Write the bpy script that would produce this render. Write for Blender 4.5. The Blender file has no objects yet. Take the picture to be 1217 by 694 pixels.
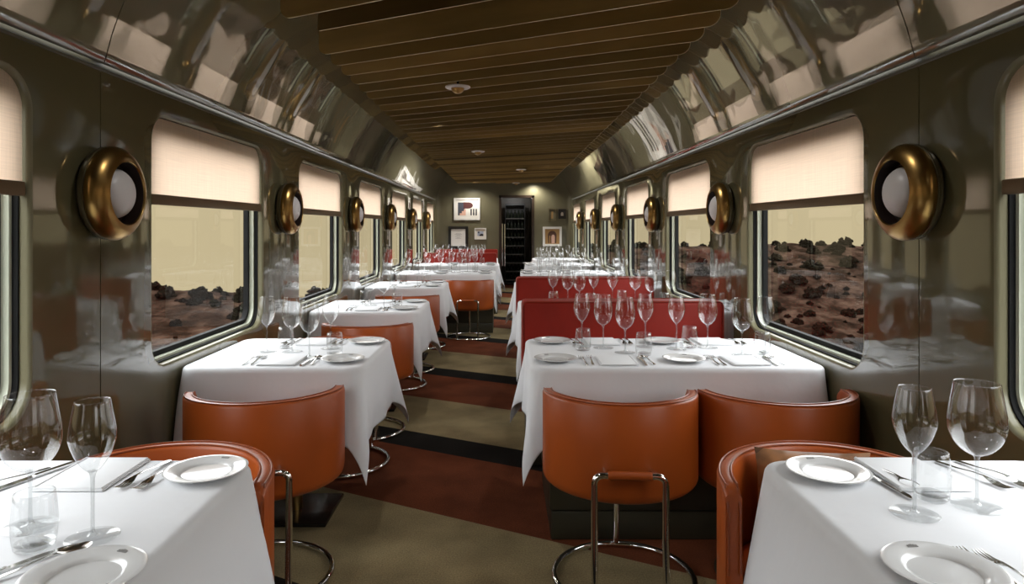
import bpy, math, random
from mathutils import Vector, noise
PI = math.pi
R = random.Random(7)
sc = bpy.context.scene
col = sc.collection
PX, PY, F, CH = 598.5, 270.0, 811.0, 1.35      # vanishing point, focal length (pixels), eye height

# ------------------------------------------------------------------ materials
def mat(name, base, rough=0.5, metal=0.0, **kw):
    m = bpy.data.materials.new(name); m.use_nodes = True
    b = m.node_tree.nodes['Principled BSDF']
    b.inputs['Base Color'].default_value = (*base, 1)
    b.inputs['Roughness'].default_value = rough
    b.inputs['Metallic'].default_value = metal
    for k, v in kw.items():
        b.inputs[k.replace('_', ' ')].default_value = v
    return m

def N(m, t, **kw):
    n = m.node_tree.nodes.new(t)
    for k, v in kw.items(): setattr(n, k, v)
    return n

def L(m, a, b): m.node_tree.links.new(a, b)

def bump(m, scale, dist, strength=1.0, detail=3, coord='Object', stretch=None, rough=.5):
    b = m.node_tree.nodes['Principled BSDF']
    tc = N(m, 'ShaderNodeTexCoord'); ns = N(m, 'ShaderNodeTexNoise'); bp = N(m, 'ShaderNodeBump')
    ns.inputs['Scale'].default_value = scale; ns.inputs['Detail'].default_value = detail
    ns.inputs['Roughness'].default_value = rough
    bp.inputs['Distance'].default_value = dist; bp.inputs['Strength'].default_value = strength
    src = tc.outputs[coord]
    if stretch:
        mp = N(m, 'ShaderNodeMapping'); mp.inputs['Scale'].default_value = stretch
        L(m, src, mp.inputs['Vector']); src = mp.outputs['Vector']
    L(m, src, ns.inputs['Vector']); L(m, ns.outputs['Fac'], bp.inputs['Height'])
    prev = b.inputs['Normal'].links
    if prev: L(m, prev[0].from_socket, bp.inputs['Normal'])
    L(m, bp.outputs['Normal'], b.inputs['Normal'])
    return ns

def vary(m, scale, lo, hi, detail=4, stretch=None):
    """multiply the base colour by a noise between lo and hi"""
    b = m.node_tree.nodes['Principled BSDF']
    tc = N(m, 'ShaderNodeTexCoord'); ns = N(m, 'ShaderNodeTexNoise'); mr = N(m, 'ShaderNodeMapRange')
    mx = N(m, 'ShaderNodeMix', data_type='RGBA', blend_type='MULTIPLY')
    ns.inputs['Scale'].default_value = scale; ns.inputs['Detail'].default_value = detail
    mr.inputs['From Min'].default_value = .3; mr.inputs['From Max'].default_value = .7
    mr.inputs['To Min'].default_value = lo; mr.inputs['To Max'].default_value = hi
    mx.inputs['Factor'].default_value = 1
    src = tc.outputs['Object']
    if stretch:
        mp = N(m, 'ShaderNodeMapping'); mp.inputs['Scale'].default_value = stretch
        L(m, src, mp.inputs['Vector']); src = mp.outputs['Vector']
    L(m, src, ns.inputs['Vector']); L(m, ns.outputs['Fac'], mr.inputs['Value'])
    lk = b.inputs['Base Color'].links
    if lk: L(m, lk[0].from_socket, mx.inputs['A'])
    else: mx.inputs['A'].default_value = b.inputs['Base Color'].default_value
    L(m, mr.outputs['Result'], mx.inputs['B']); L(m, mx.outputs['Result'], b.inputs['Base Color'])

def thin_glass(name, tint, r0, rmax, power=4.0, rough=0.0):
    m = bpy.data.materials.new(name); m.use_nodes = True
    nt = m.node_tree; nt.nodes.remove(nt.nodes['Principled BSDF'])
    out = nt.nodes['Material Output']
    tr = N(m, 'ShaderNodeBsdfTransparent'); gl = N(m, 'ShaderNodeBsdfGlossy'); mx = N(m, 'ShaderNodeMixShader')
    lw = N(m, 'ShaderNodeLayerWeight'); pw = N(m, 'ShaderNodeMath', operation='POWER'); mr = N(m, 'ShaderNodeMapRange')
    tr.inputs['Color'].default_value = (*tint, 1); gl.inputs['Roughness'].default_value = rough
    lw.inputs['Blend'].default_value = .5
    pw.inputs[1].default_value = power
    mr.inputs['To Min'].default_value = r0; mr.inputs['To Max'].default_value = rmax
    L(m, lw.outputs['Facing'], pw.inputs[0]); L(m, pw.outputs[0], mr.inputs['Value'])
    L(m, mr.outputs['Result'], mx.inputs['Fac']); L(m, tr.outputs[0], mx.inputs[1]); L(m, gl.outputs[0], mx.inputs[2])
    L(m, mx.outputs[0], out.inputs['Surface'])
    return m

M = {}
M['lacquer'] = mat('olive_lacquer', (.120, .106, .054), .07, Coat_Weight=.6, Coat_Roughness=.03, Specular_IOR_Level=.6)
bump(M['lacquer'], 1.3, .002, .5, 1)
M['cove'] = mat('olive_cove_lacquer', (.19, .175, .105), .035, Coat_Weight=1.0, Coat_Roughness=.01, Specular_IOR_Level=1.0, Coat_IOR=1.9)
bump(M['cove'], 2.2, .016, .7, 1.5)
M['endpaint'] = mat('olive_satin_paint', (.125, .112, .062), .4); vary(M['endpaint'], 1.2, .93, 1.07)
M['seam'] = mat('seam_shadow_gap', (.008, .007, .005), .6)
M['bronze_trim'] = mat('bronze_trim', (.24, .20, .12), .3, .8)
M['frame_green'] = mat('pale_green_frame', (.60, .63, .50), .35); vary(M['frame_green'], 3, .95, 1.04)
M['lip'] = mat('olive_window_lip', (.19, .175, .105), .25)
M['bead'] = mat('olive_satin_bead', (.085, .075, .043), .45, Specular_IOR_Level=.3)
M['gasket'] = mat('black_gasket', (.012, .012, .012), .75, Specular_IOR_Level=.15); vary(M['gasket'], 8, .8, 1.2)
M['pane'] = thin_glass('window_glass', (.95, .95, .93), .028, .6, 5)
M['blind_bar'] = mat('blind_bar_bronze', (.17, .11, .055), .42, .3)
M['brass'] = mat('satin_brass', (.40, .245, .08), .3, 1.0); vary(M['brass'], 5, .9, 1.08)
M['brass_back'] = mat('olive_bronze_back', (.17, .145, .085), .3, .6)
M['dark_cup'] = mat('dark_brown_cup', (.016, .006, .003), .5)
M['globe'] = mat('opal_globe', (.80, .78, .78), .35); vary(M['globe'], 2, .97, 1.02)
M['slat'] = mat('bronze_slat', (.33, .22, .075), .4, .3); vary(M['slat'], 1.2, .8, 1.2, 3, (1, 1, 6))
def per_slat(m):  # random tone per slat puts the uneven lighting of the faces into the colour
    b = m.node_tree.nodes['Principled BSDF']; oi = N(m, 'ShaderNodeObjectInfo'); mr = N(m, 'ShaderNodeMapRange'); mx = N(m, 'ShaderNodeMix', data_type='RGBA', blend_type='MULTIPLY')
    mx.inputs['Factor'].default_value = 1; mr.inputs['To Min'].default_value = .45; mr.inputs['To Max'].default_value = 1.4
    L(m, oi.outputs['Random'], mr.inputs['Value']); L(m, b.inputs['Base Color'].links[0].from_socket, mx.inputs['A']); L(m, mr.outputs['Result'], mx.inputs['B']); L(m, mx.outputs['Result'], b.inputs['Base Color'])
per_slat(M['slat'])
M['slat_edge'] = mat('brushed_slat_edge', (.62, .47, .27), .3, .4)
M['ceil'] = mat('dark_ceiling_void', (.08, .055, .028), .6)
M['cloth'] = mat('white_table_linen', (.77, .78, .80), .9)
bump(M['cloth'], 4, .018, .45, 4); bump(M['cloth'], 900, .0004, .25, 1)
M['napkin'] = mat('white_napkin_linen', (.80, .81, .825), .85); bump(M['napkin'], 700, .0004, .3, 1)
M['leather'] = mat('cognac_leather', (.345, .067, .008), .38, Specular_IOR_Level=.4); vary(M['leather'], 3, .86, 1.1); bump(M['leather'], 350, .0004, .25, 2)
M['piping'] = mat('cognac_leather_piping', (.24, .05, .012), .3)
M['leather_in'] = mat('cognac_lining', (.36, .066, .010), .4)
M['red'] = mat('red_upholstery', (.25, .011, .0035), .55, Specular_IOR_Level=.3); vary(M['red'], 3, .85, 1.12); bump(M['red'], 400, .0005, .3, 2)
M['redpipe'] = mat('red_leather_trim', (.25, .022, .008), .35)
M['chrome'] = mat('chrome', (.78, .77, .74), .07, 1.0)
M['steel'] = mat('polished_steel', (.72, .71, .69), .16, 1.0)
M['china'] = mat('white_china', (.70, .70, .695), .15, Coat_Weight=.3)
M['crest'] = mat('grey_crest_ink', (.32, .31, .30), .4)
M['plinth'] = mat('dark_olive_plinth', (.040, .036, .022), .35); vary(M['plinth'], 2, .9, 1.1)
M['tabletop'] = mat('tabletop_wood', (.09, .05, .03), .5)
M['blackplate'] = mat('black_base_plate', (.018, .015, .012), .25, .4)
M['pillow'] = mat('bronze_velvet', (.22, .085, .02), .7, Sheen_Weight=.3); vary(M['pillow'], 14, .55, 1.5); bump(M['pillow'], 12, .01, .5)
M['wine'] = thin_glass('wine_glass', (.965, .97, .97), .075, .95, 3.0)
M['stemglass'] = thin_glass('stem_glass', (.90, .91, .91), .10, .95, 2.2)
M['footglass'] = thin_glass('foot_glass', (.955, .96, .96), .04, .40, 3)
M['tumblerglass'] = thin_glass('tumbler_glass', (.94, .945, .945), .08, .9, 2.6)
M['doorwood'] = mat('dark_door_wood', (.035, .022, .014), .3); vary(M['doorwood'], 4, .8, 1.2, 4, (1, 1, .1))
M['rack'] = mat('black_rack', (.02, .018, .016), .35); M['bottle'] = mat('dark_bottle', (.018, .022, .014), .1)
M['shelf'] = mat('grey_shelf', (.16, .15, .13), .35)
M['corridor'] = mat('corridor_olive', (.10, .075, .045), .35)
M['black_frame'] = mat('black_frame', (.012, .010, .008), .3)
M['white_frame'] = mat('white_frame', (.70, .68, .62), .4)
M['cream'] = mat('cream_paper', (.68, .65, .57), .7)
M['ink'] = mat('black_print', (.02, .018, .02), .6); M['maroon'] = mat('maroon_print', (.075, .018, .014), .6)
M['slate'] = mat('slate_print', (.05, .055, .07), .6); M['peach'] = mat('peach_print', (.60, .36, .26), .6)
M['grey_ink'] = mat('grey_print', (.22, .21, .2), .6); M['ochre'] = mat('ochre_print', (.34, .19, .06), .6)
M['umber'] = mat('umber_print', (.08, .03, .012), .6); M['bluegrey'] = mat('bluegrey_print', (.32, .36, .44), .6)
M['picglass'] = thin_glass('picture_glass', (.95, .95, .93), .05, .6, 5)
M['lampwhite'] = mat('white_flange', (.75, .72, .68), .4)
M['bark'] = mat('scrub_foliage', (.0062, .0046, .0030), .95, Specular_IOR_Level=0); vary(M['bark'], 2.5, .5, 1.7, 5); bump(M['bark'], 14, .05, 1, 5)

def blind_mat():
    m = mat('cream_blind_linen', (.74, .60, .44), .9)
    nt = m.node_tree; b = nt.nodes['Principled BSDF']; out = nt.nodes['Material Output']
    tl = N(m, 'ShaderNodeBsdfTranslucent'); mx = N(m, 'ShaderNodeMixShader')
    tc = N(m, 'ShaderNodeTexCoord'); outv = []
    for st in ((4, 4, 260), (4, 260, 4)):
        mp = N(m, 'ShaderNodeMapping'); mp.inputs['Scale'].default_value = st
        ns = N(m, 'ShaderNodeTexNoise'); ns.inputs['Scale'].default_value = 1; ns.inputs['Detail'].default_value = 2
        L(m, tc.outputs['Object'], mp.inputs['Vector']); L(m, mp.outputs['Vector'], ns.inputs['Vector']); outv.append(ns.outputs['Fac'])
    ad = N(m, 'ShaderNodeMath', operation='ADD'); L(m, outv[0], ad.inputs[0]); L(m, outv[1], ad.inputs[1])
    mr = N(m, 'ShaderNodeMapRange'); mr.inputs['From Min'].default_value = .6; mr.inputs['From Max'].default_value = 1.4
    mr.inputs['To Min'].default_value = .86; mr.inputs['To Max'].default_value = 1.08
    L(m, ad.outputs[0], mr.inputs['Value'])
    for tgt, c in ((b.inputs['Base Color'], BLIND_D), (tl.inputs['Color'], BLIND_T)):
        vm = N(m, 'ShaderNodeMix', data_type='RGBA', blend_type='MULTIPLY'); vm.inputs['Factor'].default_value = 1
        vm.inputs['A'].default_value = (*c, 1); L(m, mr.outputs['Result'], vm.inputs['B']); L(m, vm.outputs['Result'], tgt)
    mx.inputs['Fac'].default_value = .5
    L(m, b.outputs[0], mx.inputs[1]); L(m, tl.outputs[0], mx.inputs[2]); L(m, mx.outputs[0], out.inputs['Surface'])
    return m
BLIND_D, BLIND_T = (.80, .67, .50), (.92, .69, .52)
M['blind'] = blind_mat()

def carpet_mat():
    m = mat('striped_carpet', (.2, .15, .1), .95, Specular_IOR_Level=.1)
    b = m.node_tree.nodes['Principled BSDF']
    tc = N(m, 'ShaderNodeTexCoord'); sp = N(m, 'ShaderNodeSeparateXYZ'); L(m, tc.outputs['Object'], sp.inputs[0])
    def math_(op, a, v):
        n = N(m, 'ShaderNodeMath', operation=op); L(m, a, n.inputs[0])
        if isinstance(v, float): n.inputs[1].default_value = v
        else: L(m, v, n.inputs[1])
        return n.outputs[0]
    t = math_('ADD', sp.outputs['Y'], math_('MULTIPLY', sp.outputs['X'], .535))
    t = math_('FRACT', math_('DIVIDE', math_('ADD', t, 20.2 - 2.17), 2.02), 0.0)
    cr = N(m, 'ShaderNodeValToRGB'); cr.color_ramp.interpolation = 'CONSTANT'; L(m, t, cr.inputs[0])
    e = cr.color_ramp.elements
    e[0].position = 0; e[0].color = (.30, .235, .125, 1)
    e[1].position = .431; e[1].color = (.15, .042, .017, 1)
    k = e.new(.847); k.color = (.014, .012, .010, 1)
    L(m, cr.outputs[0], b.inputs['Base Color'])
    vary(m, 3.5, .72, 1.22, 5); vary(m, 160, .75, 1.2, 2); bump(m, 260, .004, .6, 2)
    return m
M['carpet'] = carpet_mat()

def soil_mat():
    m = mat('red_soil', (.085, .036, .02), .95, Specular_IOR_Level=0)
    b = m.node_tree.nodes['Principled BSDF']
    tc = N(m, 'ShaderNodeTexCoord'); ns = N(m, 'ShaderNodeTexNoise'); ns.inputs['Scale'].default_value = 1.5; ns.inputs['Detail'].default_value = 8
    ns.inputs['Roughness'].default_value = .7
    cr = N(m, 'ShaderNodeValToRGB'); L(m, tc.outputs['Object'], ns.inputs['Vector']); L(m, ns.outputs['Fac'], cr.inputs[0])
    e = cr.color_ramp.elements
    e[0].position = .36; e[0].color = (.0045, .0032, .0022, 1); e[1].position = .66; e[1].color = (.040, .0245, .0165, 1)
    k = e.new(.47); k.color = (.011, .0064, .0042, 1); k = e.new(.56); k.color = (.025, .0145, .0098, 1)
    L(m, cr.outputs[0], b.inputs['Base Color']); bump(m, 7, .1, .8, 6)
    return m
M['soil'] = soil_mat()

# ------------------------------------------------------------------ mesh builder
class MB:
    def __init__(s): s.v, s.f, s.m = [], [], []
    def add(s, vs, fs, mi=0):
        b = len(s.v); s.v += [tuple(v) for v in vs]; s.f += [tuple(b + i for i in f) for f in fs]; s.m += [mi] * len(fs); return s
    def box(s, x0, x1, y0, y1, z0, z1, mi=0):
        v = [(x, y, z) for z in (z0, z1) for y in (y0, y1) for x in (x0, x1)]
        return s.add(v, [(0, 2, 3, 1), (4, 5, 7, 6), (0, 1, 5, 4), (2, 6, 7, 3), (0, 4, 6, 2), (1, 3, 7, 5)], mi)
    def rbox(s, x0, x1, y0, y1, z0, z1, r=.01, n=3, mi=0):
        """box with rounded vertical corners and rounded top and bottom edges"""
        def loop(ins, z):
            pts = []
            rr = max(r, 1e-4)
            for cx, cy, a0 in ((x1 - rr, y1 - rr, 0), (x0 + rr, y1 - rr, 90), (x0 + rr, y0 + rr, 180), (x1 - rr, y0 + rr, 270)):
                for i in range(n + 1):
                    a = math.radians(a0 + 90 * i / n); pts.append((cx + (rr - ins) * math.cos(a), cy + (rr - ins) * math.sin(a), z))
            return pts
        loops = []
        for i in range(n + 1):
            a = PI / 2 * i / n; loops.append(loop(r * (1 - math.sin(a)) * .999, z0 + r * (1 - math.cos(a))))
        for i in range(n + 1):
            a = PI / 2 * i / n; loops.append(loop(r * (1 - math.cos(a)) * .999, z1 - r * (1 - math.sin(a))))
        return s.loft(loops, True, True, mi)
    def loft(s, loops, cap0=False, cap1=False, mi=0, closed=True):
        n = len(loops[0]); vs = [p for l in loops for p in l]; fs = []
        for i in range(len(loops) - 1):
            for j in range(n if closed else n - 1):
                k = (j + 1) % n; fs.append((i * n + j, i * n + k, (i + 1) * n + k, (i + 1) * n + j))
        if cap0: fs.append(tuple(reversed(range(n))))
        if cap1: fs.append(tuple((len(loops) - 1) * n + j for j in range(n)))
        return s.add(vs, fs, mi)
    def lathe(s, prof, seg=32, mi=0, fn=None, o=(0, 0, 0)):
        """prof (r,z) pairs, turned round z; r=0 ends close to a point"""
        fn = fn or (lambda x, y, z: (x + o[0], y + o[1], z + o[2]))
        rows, vs, fs = [], [], []
        for r, z in prof:
            if r < 1e-6: rows.append([len(vs)]); vs.append(fn(0, 0, z))
            else:
                rows.append(list(range(len(vs), len(vs) + seg)))
                vs += [fn(r * math.cos(2 * PI * j / seg), r * math.sin(2 * PI * j / seg), z) for j in range(seg)]
        for a, b in zip(rows, rows[1:]):
            for j in range(seg):
                k = (j + 1) % seg
                if len(a) == 1 and len(b) == 1: continue
                if len(a) == 1: fs.append((a[0], b[k], b[j]))
                elif len(b) == 1: fs.append((a[j], a[k], b[0]))
                else: fs.append((a[j], a[k], b[k], b[j]))
        return s.add(vs, fs, mi)
    def tube(s, path, r, seg=10, closed=False, mi=0):
        P = [Vector(p) for p in path]; n = len(P); loops = []
        up = Vector((0, 0, 1)); prev = None
        for i, p in enumerate(P):
            a = P[(i - 1) % n] if (closed or i) else P[i]; b = P[(i + 1) % n] if (closed or i < n - 1) else P[i]
            t = (b - a).normalized()
            if prev is None:
                u = t.orthogonal() if abs(t.dot(up)) > .95 else t.cross(up)
            else: u = prev - t * prev.dot(t)
            u.normalize(); prev = u; w = t.cross(u)
            rr = r[i] if isinstance(r, (list, tuple)) else r
            loops.append([tuple(p + (u * math.cos(2 * PI * j / seg) + w * math.sin(2 * PI * j / seg)) * rr) for j in range(seg)])
        if closed: loops.append(loops[0])
        return s.loft(loops, not closed, not closed, mi)
    def prism(s, poly, fn, d0, d1, mi=0):
        """polygon (a,b) extruded from depth d0 to d1; fn(a,b,d) -> point"""
        return s.loft([[fn(a, b, d0) for a, b in poly], [fn(a, b, d1) for a, b in poly]], True, True, mi)
    def build(s, name, mats, parent=None, smooth=40):
        me = bpy.data.meshes.new(name); me.from_pydata(s.v, [], s.f)
        for m in (mats if isinstance(mats, (list, tuple)) else [mats]): me.materials.append(m)
        me.polygons.foreach_set('material_index', s.m)
        import bmesh as _b
        bm = _b.new(); bm.from_mesh(me); _b.ops.remove_doubles(bm, verts=bm.verts, dist=1e-6)
        _b.ops.recalc_face_normals(bm, faces=bm.faces); bm.to_mesh(me); bm.free()
        if smooth:
            me.polygons.foreach_set('use_smooth', [True] * len(me.polygons)); me.set_sharp_from_angle(angle=math.radians(smooth))
        me.update()
        o = bpy.data.objects.new(name, me); col.objects.link(o); o.parent = parent
        return o

def tag(o, label, cat, group=None):
    o['label'] = label; o['category'] = cat
    if group: o['group'] = group
    return o
def struct(o): o['kind'] = 'structure'; return o
def empty(name, loc=(0, 0, 0), rz=0):
    o = bpy.data.objects.new(name, None); col.objects.link(o); o.location = loc; o.rotation_euler.z = rz; o.empty_display_size = .05
    return o
KIDS = {}
def kids(o):
    return [c for c in o.children]
def copy_tree(o, parent=None):
    c = o.copy(); col.objects.link(c); c.parent = parent
    for ch in kids(o): copy_tree(ch, c)
    return c
class Stamp:
    """a first thing and its copies"""
    def __init__(s, root): s.root, s.used = root, False
    def put(s, loc, rz=0, label=None, cat=None, group=None, scale=1):
        o = s.root if not s.used else copy_tree(s.root)
        s.used = True
        o.location = loc; o.rotation_euler = (0, 0, rz); o.scale = (scale,) * 3
        tag(o, label, cat, group); return o

def rrect(hw, z0, z1, r, n=6):
    """rounded rectangle (a,z) counter-clockwise, n segments in a corner"""
    pts = []
    for ca, cz, a0 in ((hw - r, z1 - r, 0), (-hw + r, z1 - r, 90), (-hw + r, z0 + r, 180), (hw - r, z0 + r, 270)):
        for i in range(n + 1):
            a = math.radians(a0 + 90 * i / n); pts.append((ca + r * math.cos(a), cz + r * math.sin(a)))
    return pts

# ------------------------------------------------------------------ the carriage shell
X, YB, YE = 1.4, -1.6, 14.1
SPAN = {-1: 1.955, 1: 1.975}; OFF = {-1: 2.37, 1: 2.30}
SIDE = {-1: 'left', 1: 'right'}
WZ0, WZ1, WHW, WR, WTOP = .785, 1.803, .625, .11, 1.893
ORD = ['first', 'second', 'third', 'fourth', 'fifth', 'sixth', 'seventh', 'eighth', 'ninth']

struct(MB().box(-1.75, 1.75, YB - .2, YE + 3.2, -.12, 0).build('floor', M['carpet'], smooth=0))

def wall_side(s):
    S, O = SPAN[s], OFF[s]
    mb = MB()
    bx = lambda y, z, d: (s * (X + d), y, z)             # d = depth outwards
    k0 = -2
    edges = []
    y = O + k0 * S
    while y < YE - .05:
        y0, y1 = max(y, YB), min(y + S, YE)
        edges.append((y0, y1, y + S / 2)); y += S
    g = .0025
    for y0, y1, yc in edges:
        a0, a1 = y0 + g - yc, y1 - g - yc
        has = (yc - WHW > y0 and yc + WHW < y1)
        if not has:
            mb.add([bx(yc + a0, 0, 0), bx(yc + a1, 0, 0), bx(yc + a1, WTOP, 0), bx(yc + a0, WTOP, 0)], [(0, 1, 2, 3)])
            continue
        n = 8
        hole = rrect(WHW, WZ0, WZ1, WR, n)
        outer = []
        for q, (ca, cz) in enumerate(((a1, WTOP), (a0, WTOP), (a0, 0), (a1, 0))):
            h = hole[q * (n + 1):(q + 1) * (n + 1)]
            for i, (ha, hz) in enumerate(h):
                t = i / n
                first_vert = q in (0, 2)                 # the arc starts on a vertical side
                if (t <= .5) == first_vert:
                    tz = hz + (cz - hz) * ((t * 2) if first_vert else (2 - 2 * t)) if t != .5 else cz
                    outer.append((ca, tz))
                else:
                    ta = ha + (ca - ha) * ((2 - 2 * t) if first_vert else (t * 2)) if t != .5 else ca
                    outer.append((ta, cz))
        fl = .012
        loops = [[bx(yc + a, z, .012) for a, z in outer], [bx(yc + a, z, 0) for a, z in outer],
                 [bx(yc + a, z, 0) for a, z in rrect(WHW + fl, WZ0 - fl, WZ1 + fl, WR + fl, n)]]
        for i in range(1, 5):
            t = PI / 2 * i / 4
            loops.append([bx(yc + a, z, fl * (1 - math.cos(t))) for a, z in rrect(WHW + fl * (1 - math.sin(t)), WZ0 - fl * (1 - math.sin(t)), WZ1 + fl * (1 - math.sin(t)), WR + fl * (1 - math.sin(t)), n)])
        mb.loft(loops[:3])
        mb.loft(loops[2:] + [[bx(yc + a, z, .034) for a, z in hole]], mi=2)
    for y0, y1, yc in edges[1:]:
        mb.box(*sorted((s * (X + .012), s * (X + .03))), y0 - .05, y0 + .05, 0, WTOP, mi=1)
    # outer skin so that no daylight comes in between panel and window frame
    o = struct(mb.build('wall_' + SIDE[s], [M['lacquer'], M['seam'], M['lip']], smooth=35))
    return [e for e in edges if e[2] - WHW > e[0] and e[2] + WHW < e[1]]

BAYS = {s: wall_side(s) for s in (-1, 1)}

# cornice bead and ledge between wall and cove
for i, s in enumerate((-1, 1)):
    mb = MB()
    prof = [(X, WTOP), (X - .006, WTOP + .002), (X - .008, WTOP + .008), (X - .004, WTOP + .012), (X + .012, WTOP + .012), (X + .012, WTOP + .05), (X + .05, WTOP + .05), (X + .05, WTOP - .01), (X + .005, WTOP - .01)]
    mb.loft([[(s * x, y, z) for x, z in prof] for y in (YB, YE)], True, True)
    struct(mb.build('trim_%d' % (i + 1), M['bead'], smooth=50))

COVE = [(1.402, 1.921), (1.390, 1.919), (1.386, 1.923), (1.376, 1.96), (1.360, 2.02), (1.339, 2.08), (1.315, 2.14), (1.289, 2.20), (1.260, 2.26), (1.228, 2.32), (1.193, 2.38), (1.155, 2.44), (1.113, 2.50), (1.065, 2.56), (1.01, 2.615), (.95, 2.66)]
for s in (-1, 1):
    mb = MB(); S, O = SPAN[s], OFF[s]
    cuts = [YB] + [O + k * S for k in (0, 2, 4) if O + k * S < YE] + [YE]
    for y0, y1 in zip(cuts, cuts[1:]):
        n = max(2, int((y1 - y0) / .25)); ys = [y0 + .003 + (y1 - y0 - .006) * j / n for j in range(n + 1)]
        mb.loft([[(s * x, y, z) for x, z in COVE[:3]] for y in ys], closed=False, mi=2)
        C3 = COVE[2:]
        mb.loft([[(s * (x + .012), ys[0], z + .006) for x, z in C3]] + [[(s * x, y, z) for x, z in C3] for y in ys] + [[(s * (x + .012), ys[-1], z + .006) for x, z in C3]], closed=False)
    for c in cuts[1:-1]:
        mb.loft([[(s * (x + .012), y, z + .006) for x, z in COVE] for y in (c - .03, c + .03)], mi=1, closed=False)
    struct(mb.build('wall_upper_' + SIDE[s], [M['cove'], M['seam'], M['bead']], smooth=60))

# ceiling void and its diagonal slats
ceil = struct(MB().box(-.96, .96, YB - .1, YE + .05, 2.65, 2.7).build('ceiling', M['ceil'], smooth=0))
KD = -.535
z0s = [3.06 + .248 * i for i in range(0, 46)] + [2.446, 2.677] + [2.446 - .248 * i for i in range(1, 15)]
cA = math.hypot(1, KD)
for z0 in sorted(z0s):
    xl, xr, zb, zt, r = -.967, .967, 2.25, 2.649, .05
    if abs(z0 - 2.677) < .01: xl, r = -.852, .012
    if z0 + .52 > YE - .03: xl = max(xl, (z0 - (YE - .03)) / .535)
    if xl > .9: continue
    poly = [(xr, zt), (xl, zt)]
    for i in range(7): a = PI + PI / 2 * i / 6; poly.append((xl + r + r * math.cos(a), zb + r + r * math.sin(a)))
    for i in range(7): a = 1.5 * PI + PI / 2 * i / 6; poly.append((xr - r + r * math.cos(a), zb + r + r * math.sin(a)))
    th = .007
    fn = lambda a, b, d: (a - d * KD / cA, z0 + a * KD + d / cA, b)
    mb = MB()
    lo = [[fn(a, b, d) for a, b in poly] for d in (-th / 2, th / 2)]
    mb.loft(lo, mi=1); mb.add(lo[0], [tuple(reversed(range(len(poly))))]); mb.add(lo[1], [tuple(range(len(poly)))])
    mb.build('ceiling_slat', [M['slat'], M['slat_edge']], ceil, smooth=30)

# end walls
def end_wall():
    mb = MB(); r = .12; pts = []
    for i in range(9): a = PI + PI / 2 * -i / 8; pts.append((-X + r + r * math.cos(a), YE - r + r * math.sin(a)))
    dx0, dx1, dz = -.095, .635, 2.01
    left = pts + [(dx0, YE)]; right = [(dx1, YE)] + [(-x, y) for x, y in reversed(pts)]
    for pl in (left, right):
        mb.loft([[(x, y, z) for x, y in pl] for z in (0, 2.7)], closed=False)
    mb.add([(dx0, YE, dz), (dx1, YE, dz), (dx1, YE, 2.7), (dx0, YE, 2.7)], [(0, 1, 2, 3)])
    struct(mb.build('wall_end', M['endpaint'], smooth=40))
    d = MB()
    for a, b, z0, z1 in ((dx0, dx0 + .05, 0, dz), (dx1 - .05, dx1, 0, dz), (dx0, dx1, dz - .05, dz)):
        d.box(a, b, YE - .015, YE + .14, z0, z1)
    dr = struct(d.build('door_1', M['doorwood'], smooth=0))
    for px in (.0, .05):
        MB().tube([(dx0 + .07 + px, YE - .035, .55), (dx0 + .07 + px, YE - .035, 1.42)], .009, 10).build('handle', M['chrome'], dr)
    # the corridor beyond
    c = MB(); a0, a1, y1 = dx0 - .02, dx1 + .02, YE + 2.6
    c.add([(a0, YE + .02, 0), (a0, y1, 0), (a0, y1, 2.2), (a0, YE + .02, 2.2)], [(0, 1, 2, 3)])
    c.add([(a1, YE + .02, 0), (a1, y1, 0), (a1, y1, 2.2), (a1, YE + .02, 2.2)], [(0, 1, 2, 3)])
    c.add([(a0, y1, 0), (a1, y1, 0), (a1, y1, 2.2), (a0, y1, 2.2)], [(0, 1, 2, 3)])
    c.add([(a0, YE, 2.2), (a1, YE, 2.2), (a1, y1, 2.2), (a0, y1, 2.2)], [(0, 1, 2, 3)])
    struct(c.build('wall_corridor', M['corridor'], smooth=0))
    struct(MB().box(-X, X, YB - .05, YB, 0, 2.7).build('wall_back', M['lacquer'], smooth=0))
end_wall()
_cl = bpy.data.lights.new('corridor_fill', 'POINT'); _cl.energy = 8; _cl.shadow_soft_size = .08; _co = bpy.data.objects.new('corridor_fill', _cl); col.objects.link(_co); _co.location = (.27, YE + 1.0, 2.1)  # unseen lamp added to brighten the doorway and wine rack

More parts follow.
